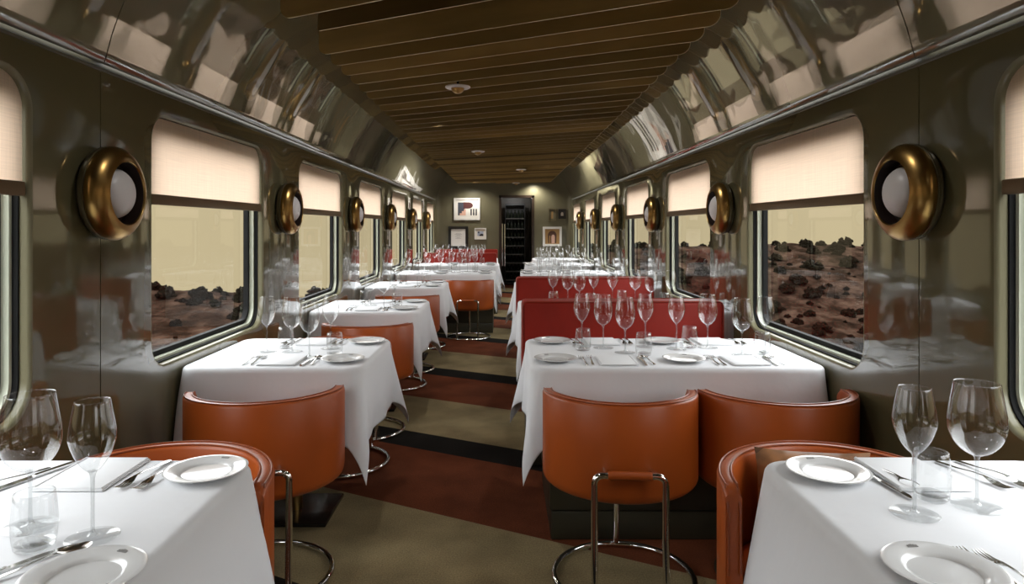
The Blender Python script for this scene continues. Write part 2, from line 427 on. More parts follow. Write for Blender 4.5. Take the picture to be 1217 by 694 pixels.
# windows and blinds
def ring(mb, s, yc, d0, d1, o_in, o_out, mi=0):
    A = lambda o: rrect(WHW - o, WZ0 + o, WZ1 - o, max(WR - o, .02), 8)
    mk = lambda o, d: [(s * (X + d), yc + a, z) for a, z in A(o)]
    l = [mk(o_out, d0), mk(o_in, d0), mk(o_in, d1), mk(o_out, d1)]
    mb.loft(l + [l[0]], mi=mi)
BL0, BL1 = 1.442, 1.485
nwin = 0
blind_stamp = {}
for s in (-1, 1):
    for j, (y0, y1, yc) in enumerate(BAYS[s]):
        nwin += 1
        mb = MB(); ring(mb, s, yc, .050, .085, .018, -.004)
        w = struct(mb.build('window_%d' % nwin, M['frame_green'], smooth=40))
        g = MB(); ring(g, s, yc, .032, .052, .006, -.008); ring(g, s, yc, .074, .10, .040, .016)
        g.build('gasket', M['gasket'], w, smooth=40)
        pts = [(s * (X + .088), yc + a, z) for a, z in rrect(WHW - .035, WZ0 + .035, WZ1 - .035, .07, 8)]
        MB().add(pts, [tuple(range(len(pts)))]).build('pane', M['pane'], w, smooth=0)
        vis = j - 1                                        # bay 0 is behind the eye
        b = empty('roller_blind', (s * (X + .018), yc, BL0))
        top = WZ1 - .004; hw = WHW - .008; poly = [(hw, BL1 - BL0 - .01), (hw, top - BL0 - .10)]
        for i in range(1, 9): a = PI / 2 * i / 8; poly.append((hw - .10 + .10 * math.cos(a), top - BL0 - .10 + .10 * math.sin(a)))
        for i in range(0, 9): a = PI / 2 + PI / 2 * i / 8; poly.append((-hw + .10 + .10 * math.cos(a), top - BL0 - .10 + .10 * math.sin(a)))
        poly.append((-hw, BL1 - BL0 - .01))
        MB().add([(0, a, z) for a, z in poly], [tuple(range(len(poly)))]).build('fabric', M['blind'], b, smooth=0)
        MB().rbox(-.012, .012, -hw, hw, 0, BL1 - BL0, .005, 2).build('bottom_bar', M['blind_bar'], b)
        where = 'behind the viewpoint' if j == 0 else ('cut off by the photo edge' if j == 1 else '%s from the front' % ORD[j - 1])
        tag(b, 'cream roller blind half drawn, %s windows, %s' % (SIDE[s], where), 'blind', 'roller blinds over the windows')
        la = bpy.data.lights.new('window_portal', 'AREA'); la.shape = 'RECTANGLE'; la.size = 1.24; la.size_y = 1.02; la.cycles.is_portal = True
        lo = bpy.data.objects.new('window_portal', la); col.objects.link(lo); lo.location = (s * (X + .16), yc, (WZ0 + WZ1) / 2)
        lo.rotation_euler = (PI / 2, 0, PI / 2 * s)

# ------------------------------------------------------------------ wall sconces (axis along local x, out of the wall)
def make_sconce():
    root = empty('wall_sconce')
    ax = lambda x, y, z: (z, x, y)
    arc = lambda cx, cz, r1, r2, a0, a1, n: [(cx + r1 * math.cos(math.radians(a0 + (a1 - a0) * i / n)), cz + r2 * math.sin(math.radians(a0 + (a1 - a0) * i / n))) for i in range(n + 1)]
    MB().lathe([(0, .0), (.125, 0)] + arc(.125, .036, .038, .036, -80, 0, 8) + [(.158, .038), (0, .038)], 48, fn=ax).build('back_dish', M['brass_back'], root)
    MB().lathe([(.160, .0385), (.1625, .047), (.1625, .056), (.160, .064), (.156, .071), (.150, .078), (.142, .085), (.132, .091), (.122, .0955), (.114, .098), (.1105, .0985), (.109, .097), (.108, .092), (.107, .042)], 48, fn=ax).build('ring_shade', M['brass'], root, smooth=50)
    MB().lathe([(.1066, .093), (.104, .045), (0, .043)], 40, fn=ax).build('inner_cup', M['dark_cup'], root)
    MB().lathe([(.082, .044)] + arc(0, .050, .086, .058, 4, 90, 12)[:-1] + [(0, .108)], 40, fn=ax).build('globe', M['globe'], root)
    return root
sconce = Stamp(make_sconce())
for s in (-1, 1):
    for k in range(6):
        sconce.put((s * X, OFF[s] + k * SPAN[s], 1.467), 0 if s < 0 else PI,
                   'round brass wall sconce with opal globe on the %s wall, %s' % (SIDE[s], ['largest and frontmost', 'second from the front', 'third from the front', 'fourth from the front', 'fifth from the front', 'farthest down the carriage'][k]), 'wall lamp', 'brass porthole sconces between the windows')

# ------------------------------------------------------------------ ceiling lights
def make_ceiling_light():
    root = empty('ceiling_light')
    MB().lathe([(0, .012), (.05, .012), (.078, .006), (.080, 0), (.072, -.006), (.046, -.008), (.044, 0), (0, 0)], 32).build('flange', M['lampwhite'], root)
    MB().lathe([(.042, .0)] + [(.042 * math.cos(a), -.004 - .036 * math.sin(a)) for a in (0, .3, .6, .9, 1.2, 1.4)] + [(0, -.040)], 28).build('dome', M['brass'], root)
    MB().tube([(0, 0, .012), (0, 0, .415)], .008, 8).build('stem', M['blackplate'], root)
    return root
cl = Stamp(make_ceiling_light())
for i, (x, y, w) in enumerate(((-.29, 4.32, 'the largest and nearest of the row'), (-.30, 8.0, 'second from the front'), (.27, 10.5, 'third from the front'), (.25, 13.7, 'above the end wall door'))):
    cl.put((x, y, 2.235), 0, 'small round ceiling light, ' + w, 'ceiling light', 'ceiling lights under the slats')

# ------------------------------------------------------------------ tables
TD, PITCH, T2Y = .75, 1.92, 2.915
def tfront(n): return T2Y + PITCH * (n - 2)
ZT = .75
TABLES = {('left', 1): .72, ('left', 2): .75, ('left', 3): .75, ('left', 4): .75, ('left', 5): 1.24, ('left', 6): 1.28, ('left', 7): 1.24,
          ('right', 1): .70, ('right', 2): 1.235, ('right', 3): 1.235, ('right', 4): 1.235, ('right', 5): 1.12, ('right', 6): 1.0, ('right', 7): .8}
def tname(sd, n): return '%s table of the %s row' % (ORD[n - 1], sd)

def make_cloth(name, x0, x1, y0, y1, wall_side, seed, drop=.375, fine=1.0, back=.27, flare=.04):
    a, b = (x1 - x0) / 2, (y1 - y0) / 2; cx, cy = (x0 + x1) / 2, (y0 + y1) / 2
    rr = random.Random(seed)
    ph = [rr.uniform(0, 6.28) for _ in range(8)]
    rho, er = .055, .02
    def samples(h):
        nin, nd = int(16 * fine) + 4, int(18 * fine) + 4
        g = h - rho
        v = [-g + 2 * g * i / nin for i in range(nin + 1)]
        e = [g + rho * q for q in (.3, .6, .85)] + [h, h + .008, h + .016, h + .026] + [h + .026 + (drop - .026) * i / nd for i in range(1, nd + 1)]
        return [-q for q in reversed(e)] + v + e
    S, T = samples(a), samples(b)
    def edge(e):                                    # a rounding over the table edge: (out, down)
        if e < er * PI / 2: t = e / er; return er * math.sin(t), er * (1 - math.cos(t))
        return er, er + e - er * PI / 2
    def point(s, t):
        dx, dy = max(abs(s) - a + rho, 0), max(abs(t) - b + rho, 0); sx, sy = (1 if s >= 0 else -1), (1 if t >= 0 else -1)
        corner = dx > 0 and dy > 0
        phi = math.atan2(dy, dx) if corner else (0 if dx > 0 else PI / 2)
        rp = math.hypot(dx, dy)
        if rp <= rho: return cx + s, cy + t, ZT + .002
        r = rp - rho
        if corner: bx, by = sx * (a - rho + rho * math.cos(phi)), sy * (b - rho + rho * math.sin(phi))
        elif dx > 0: bx, by = sx * a, t
        else: bx, by = s, sy * b
        k = (0 if sx > 0 else 1) if phi < PI / 4 else (2 if sy > 0 else 3)
        o, d = edge(r)
        q = r / drop
        if corner:
            w2 = math.sin(2 * phi) ** 1.6
            fl = flare * math.cos(phi) ** 2 + .04 * math.sin(phi) ** 2 + ((back if sy > 0 else .13) + .04 * math.sin(ph[(sx > 0) + 2 * (sy > 0)])) * w2
            rip = 0
        else:
            fl = flare if dx > 0 else .04
            u, h = (t, b - rho) if dx > 0 else (s, a - rho)
            mid = max(0.0, 1 - (abs(u) / h) ** 4)
            rip = .010 * q * q * mid * math.sin(u * 11 + ph[k]) + .005 * q * mid * math.sin(u * 23 + ph[k] * 2)
        extra = max(r - .03, 0) * fl + rip
        d = math.sqrt(max(d * d - extra * extra * .6, 0)) if d > .02 else d
        o += extra
        x = cx + bx + sx * o * math.cos(phi); y = cy + by + sy * o * math.sin(phi)
        x = max(-X + .012, min(X - .012, x))
        return x, y, ZT + .002 - d
    n = len(T)
    vs = [point(s, t) for s in S for t in T]
    fs = [(i * n + j, (i + 1) * n + j, (i + 1) * n + j + 1, i * n + j + 1) for i in range(len(S) - 1) for j in range(n - 1)]
    mb = MB().add(vs, fs)
    o = mb.build(name, M['cloth'], smooth=75)
    so = o.modifiers.new('hem', 'SOLIDIFY'); so.thickness = .0018; so.offset = -1
    return o

TBOX = {}
for (sd, n), w in TABLES.items():
    s = -1 if sd == 'left' else 1
    y0 = tfront(n); y1 = y0 + TD
    xa, xb = X - .03 - w, X - .03
    x0, x1 = (xa, xb) if s > 0 else (-xb, -xa)
    TBOX[sd, n] = (x0, x1, y0, y1)
    root = empty('dining_table', ((x0 + x1) / 2, (y0 + y1) / 2, 0))
    hw = (x1 - x0) / 2
    MB().rbox(-hw + .006, hw - .006, -TD / 2 + .006, TD / 2 - .006, ZT - .028, ZT - .002, .012, 3).build('tabletop', M['tabletop'], root)
    if w < .79:
        MB().lathe([(0, .018), (.03, .018), (.03, ZT - .03), (0, ZT - .03)], 24, o=(-.01 * s, -.05, 0)).build('column', M['brass'], root)
        MB().rbox(-.185 - .01 * s, .185 - .01 * s, -.225, .13, .001, .018, .004, 2).build('base_plate', M['blackplate'], root)
    else:
        p = MB(); ins = .07
        p.rbox(-hw + ins, hw - .005, -TD / 2 + .03, TD / 2 - .06, .001, .124, .006, 2); p.rbox(-hw + ins - .006, hw - .005, -TD / 2 + .024, TD / 2 - .054, .13, ZT - .03, .006, 2); p.box(-hw + ins + .01, hw - .01, -TD / 2 + .04, TD / 2 - .07, .12, .135)
        p.build('plinth', M['plinth'], root)
    kind = 'two-seat dining table on a brass column' if w < .79 else 'four-seat dining table on a dark olive plinth'
    tag(root, '%s, the %s' % (kind, tname(sd, n)), 'table', 'dining tables down the carriage')
    c = make_cloth('tablecloth', x0, x1, y0, y1, s, n * 7 + (3 if s > 0 else 0), .34, 1.6 if n < 3 else (1.0 if n < 5 else .6), .05 if n == 1 else .27, .17 if n == 1 else .04)
    tag(c, 'white tablecloth hanging over the ' + tname(sd, n), 'tablecloth', 'white tablecloths')

# ------------------------------------------------------------------ tub chairs (local: rear at -y, open front at +y)
CR, ARM, CY = .31, .025, .15
def chair_path(n=34):
    L0 = ARM; arc = PI * CR; tot = 2 * L0 + arc; pts = []
    for i in range(n + 1):
        d = tot * i / n
        if d < L0: p, nn = (-CR, CY + L0 - d), (-1, 0)
        elif d < L0 + arc: a = PI + (d - L0) / CR; p, nn = (CR * math.cos(a), CY + CR * math.sin(a)), (math.cos(a), math.sin(a))
        else: p, nn = (CR, CY + d - L0 - arc), (1, 0)
        pts.append((p, nn, min(d, tot - d), (CR + p[1] - CY) / (CR + ARM)))
    return pts
def make_chair():
    root = empty('tub_chair')
    P = chair_path(48); th = .042
    def prof(e, f):
        # e distance from the arm's end, f 0 at rear .. 1 at front ; returns outline (inset, z) from outer bottom up and over
        dr = max(0.0, .03 - e) / .03
        top = .705 - .012 * f ** 1.5 - .018 * (1 - math.sqrt(max(0, 1 - dr * dr))); bot = .338 - .006 * f
        mid = []
        for i in range(7):
            a = PI / 2 * i / 6; mid.append((.035 * (1 - math.sin(a)), bot + .04 * (1 - math.cos(a))))
        out = mid + [(0, bot + .2), (0, top - .012), (.004, top - .003), (.012, top), (th - .012, top), (th - .004, top - .003), (th, top - .012), (th, bot + .2), (th + .004, bot + .06), (.06, bot + .008)]
        return out
    loops = [[(p[0] - nn[0] * o, p[1] - nn[1] * o, z) for o, z in prof(e, f)] for p, nn, e, f in P]
    MB().loft(loops, True, True).build('shell', M['leather'], root, smooth=50)
    pipe = MB()
    for off in (.006, th - .006):
        path = [(p[0] - nn[0] * off, p[1] - nn[1] * off, prof(e, f)[10][1] - .001 + .0015) for p, nn, e, f in P]
        zlo = .40
        a, b = path[0], path[-1]
        path = [(a[0], a[1] + .003, z) for z in (.47, .55, .62, a[2] - .03)] + path[1:-1] + [(b[0], b[1] + .003, z) for z in (b[2] - .03, .62, .55, .47)]
        pipe.tube(path, .0028, 8)
    pipe.build('piping', M['piping'], root)
    # seat cushion and underside
    def disc(r, z, arm): 
        pts = []
        for i in range(25): a = PI + PI * i / 24; pts.append((r * math.cos(a), CY + r * math.sin(a), z))
        pts += [(r, CY + arm, z), (-r, CY + arm, z)]
        return pts
    q = CR - th - .006
    MB().loft([disc(q - .03, .39, -.02), disc(q - .004, .40, -.01), disc(q, .43, .0), disc(q - .004, .455, -.01), disc(q - .03, .47, -.02)], True, True).build('seat_cushion', M['leather_in'], root)
    MB().loft([disc(.20, .352, .0), disc(.235, .362, .01), disc(.235, .395, .01)], True, True).build('seat_base', M['plinth'], root)
    # chrome frame
    MB().tube([(.265 * math.cos(2 * PI * i / 64), -.0 + .265 * math.sin(2 * PI * i / 64), .013) for i in range(64)], .0125, 12, closed=True).build('base_ring', M['chrome'], root)
    yr = -.205
    for sx in (-1, 1):
        x = .125 * sx
        yg = -math.sqrt(.265 ** 2 - .125 ** 2)
        path = [(x, yg, .015), (x, (yg + yr) / 2, .12), (x, yr, .24), (x, yr, .435)]
        # straight tube up outside the shell, turning inwards to the grip
        for i in range(1, 7): a = PI / 2 * i / 6; path.append((x - sx * .03 * (1 - math.cos(a)), yr, .44 + .03 * math.sin(a)))
        MB().tube(path, .0125, 12).build('leg', M['chrome'], root)
    MB().tube([(0, .265, .02), (0, .262, .1), (0, .25, .25), (0, .225, .385)], .0125, 12).build('leg', M['chrome'], root)
    bar = MB().tube([(-.10, yr, .47), (.10, yr, .47)], .0125, 12); 
    for sx in (-1, 1): bar.tube([(.085 * sx, yr, .47), (.085 * sx, -.15, .47)], .009, 8)
    hb = bar.build('handle_bar', M['chrome'], root)
    MB().tube([(-.078, yr, .47), (-.07, yr, .47), (.07, yr, .47), (.078, yr, .47)], [.0135, .0155, .0155, .0135], 14).build('grip', M['leather'], hb)
    return root
chair = Stamp(make_chair())
CG = 'orange leather tub chairs'
def put_chair(x, y, back, where, turn=0): chair.put((x, y, 0), (0 if back else PI) + turn, 'orange leather tub chair, ' + where, 'chair', CG)
put_chair(-.935, 2.63, True, 'seen from behind at the second left table', .2)
put_chair(.46, 2.62, True, 'seen from behind, aisle side of the second right table', -.06)
put_chair(1.092, 2.61, True, 'seen from behind, wall side of the second right table')
put_chair(-.915, 1.90, False, 'facing us behind the front left table')
put_chair(.871, 1.90, False, 'holding a cushion behind the front right table')
put_chair(-.93, 4.53, True, 'seen from behind at the third left table')
put_chair(-.93, 6.46, True, 'seen from behind at the fourth left table')
put_chair(-.43, 8.36, True, 'far down the aisle at the fifth left table')
put_chair(-1.07, 8.36, True, 'beside the left wall at the fifth left table')
put_chair(-.93, 3.910, False, 'tucked under far side of the second left table')
put_chair(-.93, 5.830, False, 'tucked under far side of the third left table')
put_chair(-.93, 7.750, False, 'tucked under far side of the fourth left table')

# cushion on the front right chair
def make_pillow():
    n = 14; top, bot = [], []
    def P(u, v, sgn):
        e = (1 - u ** 4) * (1 - v ** 4); pin = 1 - .10 * (abs(u * v)) ** .7 * 0 + .06 * (abs(u) ** 3) * (abs(v) ** 3)
        return (u * .155 * pin, sgn * .05 * max(e, 0) ** .6, v * .12 * pin)
    mb = MB()
    for sg in (-1, 1):
        vs = [P(-1 + 2 * i / n, -1 + 2 * j / n, sg) for i in range(n + 1) for j in range(n + 1)]
        mb.add(vs, [(i * (n + 1) + j, (i + 1) * (n + 1) + j, (i + 1) * (n + 1) + j + 1, i * (n + 1) + j + 1) for i in range(n) for j in range(n)])
    return mb.build('throw_cushion', M['pillow'], smooth=60)
pl = make_pillow(); pl.location = (.865, 1.905, .597); pl.rotation_euler = (math.radians(-10), math.radians(3), 0)
tag(pl, 'bronze velvet cushion in the orange chair behind the front right table', 'cushion')

# ------------------------------------------------------------------ red banquettes
def banquette(x0, x1, yf, faces, label):
    """back's front face at yf; faces: 'near' (a seat towards us), 'both'"""
    root = empty('banquette', ((x0 + x1) / 2, yf + .08, 0)); hw = (x1 - x0) / 2
    b = MB().rbox(-hw, hw, -.08, .10, .32, .90, .022, 4); b.build('backrest', M['red'], root)
    pp = MB()
    for yy in (-.078, .098):
        pp.tube([(-hw + .004, yy, .34), (-hw + .004, yy, .87), (-hw + .014, yy, .892), (-hw + .03, yy, .898), (hw - .03, yy, .898), (hw - .014, yy, .892), (hw - .004, yy, .87), (hw - .004, yy, .34)], .005, 8)
    pp.build('piping', M['redpipe'], root)
    MB().rbox(-hw + .02, hw - .002, -.39, -.085, .36, .47, .03, 4).build('seat', M['red'], root)
    pb = MB().rbox(-hw + .03, hw - .003, -.35, .08, .001, .355, .008, 2)
    if faces == 'both':
        MB().rbox(-hw + .02, hw - .002, .105, .47, .36, .47, .03, 4).build('seat', M['red'], root)
        pb.rbox(-hw + .03, hw - .003, .085, .43, .001, .355, .008, 2)
    pb.build('base', M['plinth'], root)
    tag(root, label, 'banquette', 'red banquettes')
banquette(.112, 1.335, 4.13, 'both', 'red upholstered banquette back just behind the second right table')
banquette(.112, 1.335, 6.05, 'both', 'red upholstered banquette farther back, behind the third right table')
banquette(-1.385, -.12, 11.80, 'both', 'distant red banquette across the left row, in front of the last table')
banquette(-1.385, -.12, 13.80, 'near', 'red banquette against the end wall under the framed prints')

# ------------------------------------------------------------------ tableware
def make_wine(kind):
    root = empty('wine_glass')
    if kind == 'A': bz, bowl, fr = .126, [(.0, .127), (.010, .129), (.021, .141), (.031, .158), (.039, .180), (.0415, .192), (.0415, .200), (.039, .220), (.0345, .244), (.031, .263)], .048
    elif kind == 'B': bz, bowl, fr = .112, [(.0, .113), (.011, .115), (.026, .126), (.038, .143), (.0455, .165), (.047, .182), (.046, .202), (.042, .226), (.038, .248), (.036, .264)], .050
    else: bz, bowl, fr = .108, [(.0, .109), (.012, .111), (.029, .121), (.043, .137), (.052, .157), (.055, .176), (.054, .196), (.050, .222), (.046, .246), (.0435, .264)], .049
    seg = 28
    def dense(pr, k=3):
        out = []
        n = len(pr)
        for i in range(n - 1):
            p0, p1, p2, p3 = pr[max(i - 1, 0)], pr[i], pr[i + 1], pr[min(i + 2, n - 1)]
            for q in range(k):
                t = q / k
                out.append(tuple(max(0 if c else 0, .5 * (2 * p1[c] + (p2[c] - p0[c]) * t + (2 * p0[c] - 5 * p1[c] + 4 * p2[c] - p3[c]) * t * t + (3 * p1[c] - p0[c] - 3 * p2[c] + p3[c]) * t ** 3)) for c in (0, 1)))
        return out + [pr[-1]]
    d = dense(bowl)
    rim = d[-1]
    b = MB().lathe(d + [(rim[0] - .0004, rim[1] + .0008), (rim[0] - .0012, rim[1] + .0004), (rim[0] - .0013, rim[1] - .002)], seg); b.build('bowl', M['wine'], root, smooth=80)
    MB().lathe([(.0095, .0055), (.0055, .010), (.0038, .02), (.0034, .05), (.0034, bz - .03), (.004, bz - .012), (.0055, bz - .003), (.009, bz + .003)], 12).build('stem', M['stemglass'], root, smooth=80)
    MB().lathe([(0, .0005), (fr - .001, .0005), (fr, .0016), (fr - .002, .0026), (.02, .0042), (.0095, .006)], 32).build('foot', M['footglass'], root, smooth=50)
    return root
WINE = {k: Stamp(make_wine(k)) for k in 'ABC'}
def make_tumbler():
    prof = [(0, .0006), (.030, .0006), (.034, .004), (.0375, .03), (.038, .055), (.036, .08), (.0335, .104), (.0328, .1045), (.0325, .103)]
    seg = 48
    mb = MB()
    def fn(x, y, z):
        a = math.atan2(y, x); r = math.hypot(x, y)
        k = 1 + .014 * math.cos(a * 16) * (1 if .008 < z < .095 else 0)
        return (x * k, y * k, z)
    dn = []
    for (r0, z0), (r1, z1) in zip(prof, prof[1:]):
        for q in range(2): dn.append((r0 + (r1 - r0) * q / 2, z0 + (z1 - z0) * q / 2))
    dn.append(prof[-1])
    mb.lathe(dn, seg, fn=fn); mb.lathe([(0, .009), (.026, .0095), (.033, .012)], seg)
    return mb.build('tumbler', M['tumblerglass'], smooth=70)
TUMB = Stamp(make_tumbler())
def make_plate():
    root = empty('bread_plate')
    MB().lathe([(0, .004), (.052, .004), (.056, .0048), (.058, .0075), (.066, .0105), (.085, .0145), (.094, .016), (.0965, .0150), (.094, .0128), (.07, .0075), (.058, .001), (.05, .0006), (0, .001)], 48).build('dish', M['china'], root, smooth=35)
    c = MB()
    for i, (dx, h) in enumerate(((-.008, .004), (-.004, .006), (0, .008), (.004, .006), (.008, .004))):
        c.box(dx - .0012, dx + .0012, .078, .078 + h * .8, .0133, .0152)
    c.box(-.010, .010, .0755, .0768, .0130, .0145)
    c.build('rim_crest', M['crest'], root, smooth=0)
    return root
PLATE = Stamp(make_plate())
def make_napkin():
    mb = MB(); w, l = .082, .105
    for i, (dw, z) in enumerate(((0, 0), (.003, .0022), (.006, .0044))):
        mb.rbox(-w + dw, w - dw * .3, -l, l - dw, z + .0004, z + .0025, .001, 2)
    # the roll of the last fold along one long edge
    mb.tube([(w - .003, -l + .002, .0048), (w - .003, l - .008, .0048)], .0044, 10)
    return mb.build('napkin', M['napkin'], smooth=50)
NAP = Stamp(make_napkin())
def strip(mb, st, thick=.0016):
    """flat ware: stations (y, half width, z, dish) from handle to tip"""
    lo = []
    for y, w, z, c in st:
        lo.append([(-w, y, z + c), (-w * .5, y, z), (w * .5, y, z), (w, y, z + c), (w, y, z + c + thick), (w * .5, y, z + thick * 1.2), (-w * .5, y, z + thick * 1.2), (-w, y, z + c + thick)])
    return mb.loft(lo, True, True)
def make_fork():
    mb = MB()
    strip(mb, [(-.10, .002, .001, 0), (-.098, .0065, .001, 0), (-.085, .0070, .0015, 0), (-.04, .0045, .004, 0), (.0, .0030, .009, 0), (.03, .0030, .010, 0), (.045, .0080, .006, .001), (.055, .0115, .003, .002), (.062, .0118, .002, .002)])
    for x in (-.0096, -.0032, .0032, .0096):
        strip(mb, [])if False else mb.tube([(x, .060, .0042), (x, .075, .003), (x, .09, .0045), (x * .97, .101, .008)], [.0019, .0017, .0014, .0008], 6)
    return mb.build('fork', M['steel'], smooth=50)
def make_knife():
    mb = MB()
    strip(mb, [(-.11, .003, .001, 0), (-.108, .0068, .001, 0), (-.09, .0075, .0012, 0), (-.03, .0062, .0018, 0), (.0, .0055, .002, 0)], .004)
    lo = []
    for y, a, b in ((.0, -.0055, .0055), (.01, -.009, .006), (.05, -.0105, .006), (.09, -.009, .006), (.105, -.004, .0055), (.112, .003, .004)):
        lo.append([(a, y, .0025), (b, y, .0018), (b, y, .0042), (a, y, .0032)])
    mb.loft(lo, True, True)
    return mb.build('knife', M['steel'], smooth=40)
def make_spoon():
    mb = MB()
    strip(mb, [(-.09, .002, .001, 0), (-.088, .006, .001, 0), (-.07, .0062, .0015, 0), (-.03, .004, .004, 0), (.02, .0026, .009, 0), (.04, .0032, .008, .0002), (.047, .010, .005, .002), (.058, .0165, .002, .004), (.072, .0185, .001, .0055), (.086, .016, .002, .004), (.095, .009, .0045, .002), (.099, .002, .006, .0004)])
    return mb.build('spoon', M['steel'], smooth=60)
FORK, KNIFE, SPOON = Stamp(make_fork()), Stamp(make_knife()), Stamp(make_spoon())

def pix(px, py):                                   # a point on the table tops, read from the photograph once and then fixed in metres
    y = F * (CH - ZT) / (py - PY); return (px - PX) / F * y, y
ZC = ZT + .0035

def setting(sd, n, x, y, near, seat, cut=True, plate=True, flip=1, jit=.006):
    """one cover: napkin at (x, y). near: the diner sits towards us. flip -1: bread plate on +x side"""
    tn = tname(sd, n); J = lambda: R.uniform(-jit, jit); d = 1 if near else -1
    rz = (0 if near else PI)
    pos = ('%s place' % seat)
    g = 'table settings down the carriage'
    NAP.put((x, y, ZC), rz + R.uniform(-.04, .04), 'folded white napkin at the %s, %s' % (pos, tn), 'napkin', 'folded napkins')
    if plate:
        PLATE.put((x - .262 * flip + J(), y + J() + .012 * d, ZC), R.uniform(-.5, .5), 'small white bread plate at the %s, %s' % (pos, tn), 'plate', 'bread plates')
    if cut:
        # forks at the diner's left, knife and spoon at the right
        for q, (dx, what) in enumerate(((-.112, 'inner'), (-.142, 'outer'))):
            FORK.put((x + d * dx + J() * .5, y + .004 + J(), ZC), rz + R.uniform(-.08, .08), 'steel fork, %s of pair, %s, %s' % (what, pos, tn), 'fork', 'forks')
        KNIFE.put((x + d * .118 + J() * .5, y + J(), ZC), rz + R.uniform(-.1, .1), 'steel table knife at the %s, %s' % (pos, tn), 'knife', 'knives')
        SPOON.put((x + d * .148 + J() * .5, y + J(), ZC), rz + R.uniform(-.1, .1), 'steel spoon at the %s, %s' % (pos, tn), 'spoon', 'spoons')

def glasses(sd, n, stems, tumblers):
    """ordered from the aisle outwards"""
    tn = tname(sd, n); s = -1 if sd == 'left' else 1
    if n > 1 and (sd, n) != ('right', 2):
        st, tu = [list(q) for q in stems], [list(q) for q in tumblers]
        pts = [(q, 1) for q in st] + [(q, 0) for q in tu]
        for _ in range(30):
            for i in range(len(pts)):
                for j in range(i):
                    (p, a), (q, b) = pts[i], pts[j]
                    dx, dy = p[a] - q[b], p[a + 1] - q[b + 1]; dd = math.hypot(dx, dy) or 1e-3
                    if dd < .102:
                        m = (.102 - dd) / 2 / dd; p[a] += dx * m; p[a + 1] += dy * m; q[b] -= dx * m; q[b + 1] -= dy * m
        stems, tumblers = [tuple(q) for q in st], [tuple(q) for q in tu]
    stems = sorted(stems, key=lambda q: s * q[1]); tumblers = sorted(tumblers, key=lambda q: s * q[0])
    for i, (k, x, y) in enumerate(stems):
        WINE[k].put((x, y, ZC), R.uniform(0, 6), '%s wine glass, %s from the aisle, on the %s' % ({'A': 'slim tulip', 'B': 'wide', 'C': 'large round'}[k], ORD[i], tn), 'wine glass', 'wine glasses')
    for i, (x, y) in enumerate(tumblers):
        TUMB.put((x, y, ZC), R.uniform(0, 6), 'clear ribbed tumbler, %s from the aisle, on the %s' % (ORD[i], tn), 'tumbler', 'water tumblers')

# front tables
glasses('left', 1, [('C', *pix(36, 628)), ('A', *pix(110, 641))], [pix(41, 653)])
glasses('right', 1, [('A', *pix(1087, 613)), ('C', *pix(1161, 604))], [pix(1107, 594)])
# left front table: covers laid one by one
def one(st, px, py, rz, label, cat, grp, scale=1):
    x, y = pix(px, py); return st.put((x, y, ZC), rz, label, cat, grp, scale)
tl = tname('left', 1); tr = tname('right', 1)
one(NAP, 112, 566, PI, 'folded white napkin at the far place, ' + tl, 'napkin', 'folded napkins')
one(PLATE, 245, 565, -.2, 'small white bread plate at the far place, ' + tl, 'plate', 'bread plates')
one(FORK, 172, 566, PI - .12, 'steel fork, inner of pair, far place, ' + tl, 'fork', 'forks')
one(FORK, 192, 567, PI - .1, 'steel fork, outer of pair, far place, ' + tl, 'fork', 'forks')
one(KNIFE, 40, 569, PI - .35, 'steel table knife at the far place, ' + tl, 'knife', 'knives')
one(SPOON, 14, 573, PI - .4, 'steel spoon at the far place, ' + tl, 'spoon', 'spoons')
one(PLATE, 100, 692, -.3, 'small white bread plate at the near place, ' + tl, 'plate', 'bread plates')
one(KNIFE, 8, 680, -.6, 'steel table knife at the near place, ' + tl, 'knife', 'knives')
one(SPOON, 38, 677, -.6, 'steel spoon at the near place, ' + tl, 'spoon', 'spoons')
one(NAP, 1082, 566, PI, 'folded white napkin at the far place, ' + tr, 'napkin', 'folded napkins')
one(PLATE, 984, 566, .1, 'small white bread plate at the far place, ' + tr, 'plate', 'bread plates')
one(KNIFE, 1045, 574, PI + .12, 'steel table knife at the far place, ' + tr, 'knife', 'knives')
one(SPOON, 1056, 566, PI + .1, 'steel spoon at the far place, ' + tr, 'spoon', 'spoons')
one(FORK, 1155, 567, PI + .25, 'steel fork, inner of pair, far place, ' + tr, 'fork', 'forks')
one(FORK, 1180, 566, PI + .25, 'steel fork, outer of pair, far place, ' + tr, 'fork', 'forks')
one(PLATE, 1122, 686, .1, 'small white bread plate at the near place, ' + tr, 'plate', 'bread plates')
one(FORK, 1192, 690, .1, 'steel fork, outer of pair, near place, ' + tr, 'fork', 'forks')
one(FORK, 1217, 694, .1, 'steel fork, inner of pair, near place, ' + tr, 'fork', 'forks')

# two-seat tables of the left row
S2 = [('A', -1.134, .351), ('B', -1.013, .351), ('B', -.89, .21), ('A', -.85, .441)]
U2 = [(-1.075, .452), (-.787, .264)]
for n in (2, 3, 4):
    y = tfront(n); J = lambda: R.uniform(-.012, .012) if n > 2 else 0
    glasses('left', n, [(k, x + J(), y + q + J()) for k, x, q in S2], [(x + J(), y + q + J()) for x, q in U2])
    setting('left', n, -.985, y + .125, True, 'near', flip=-1)
    setting('left', n, -.97, y + TD - .125, False, 'far', flip=-1)
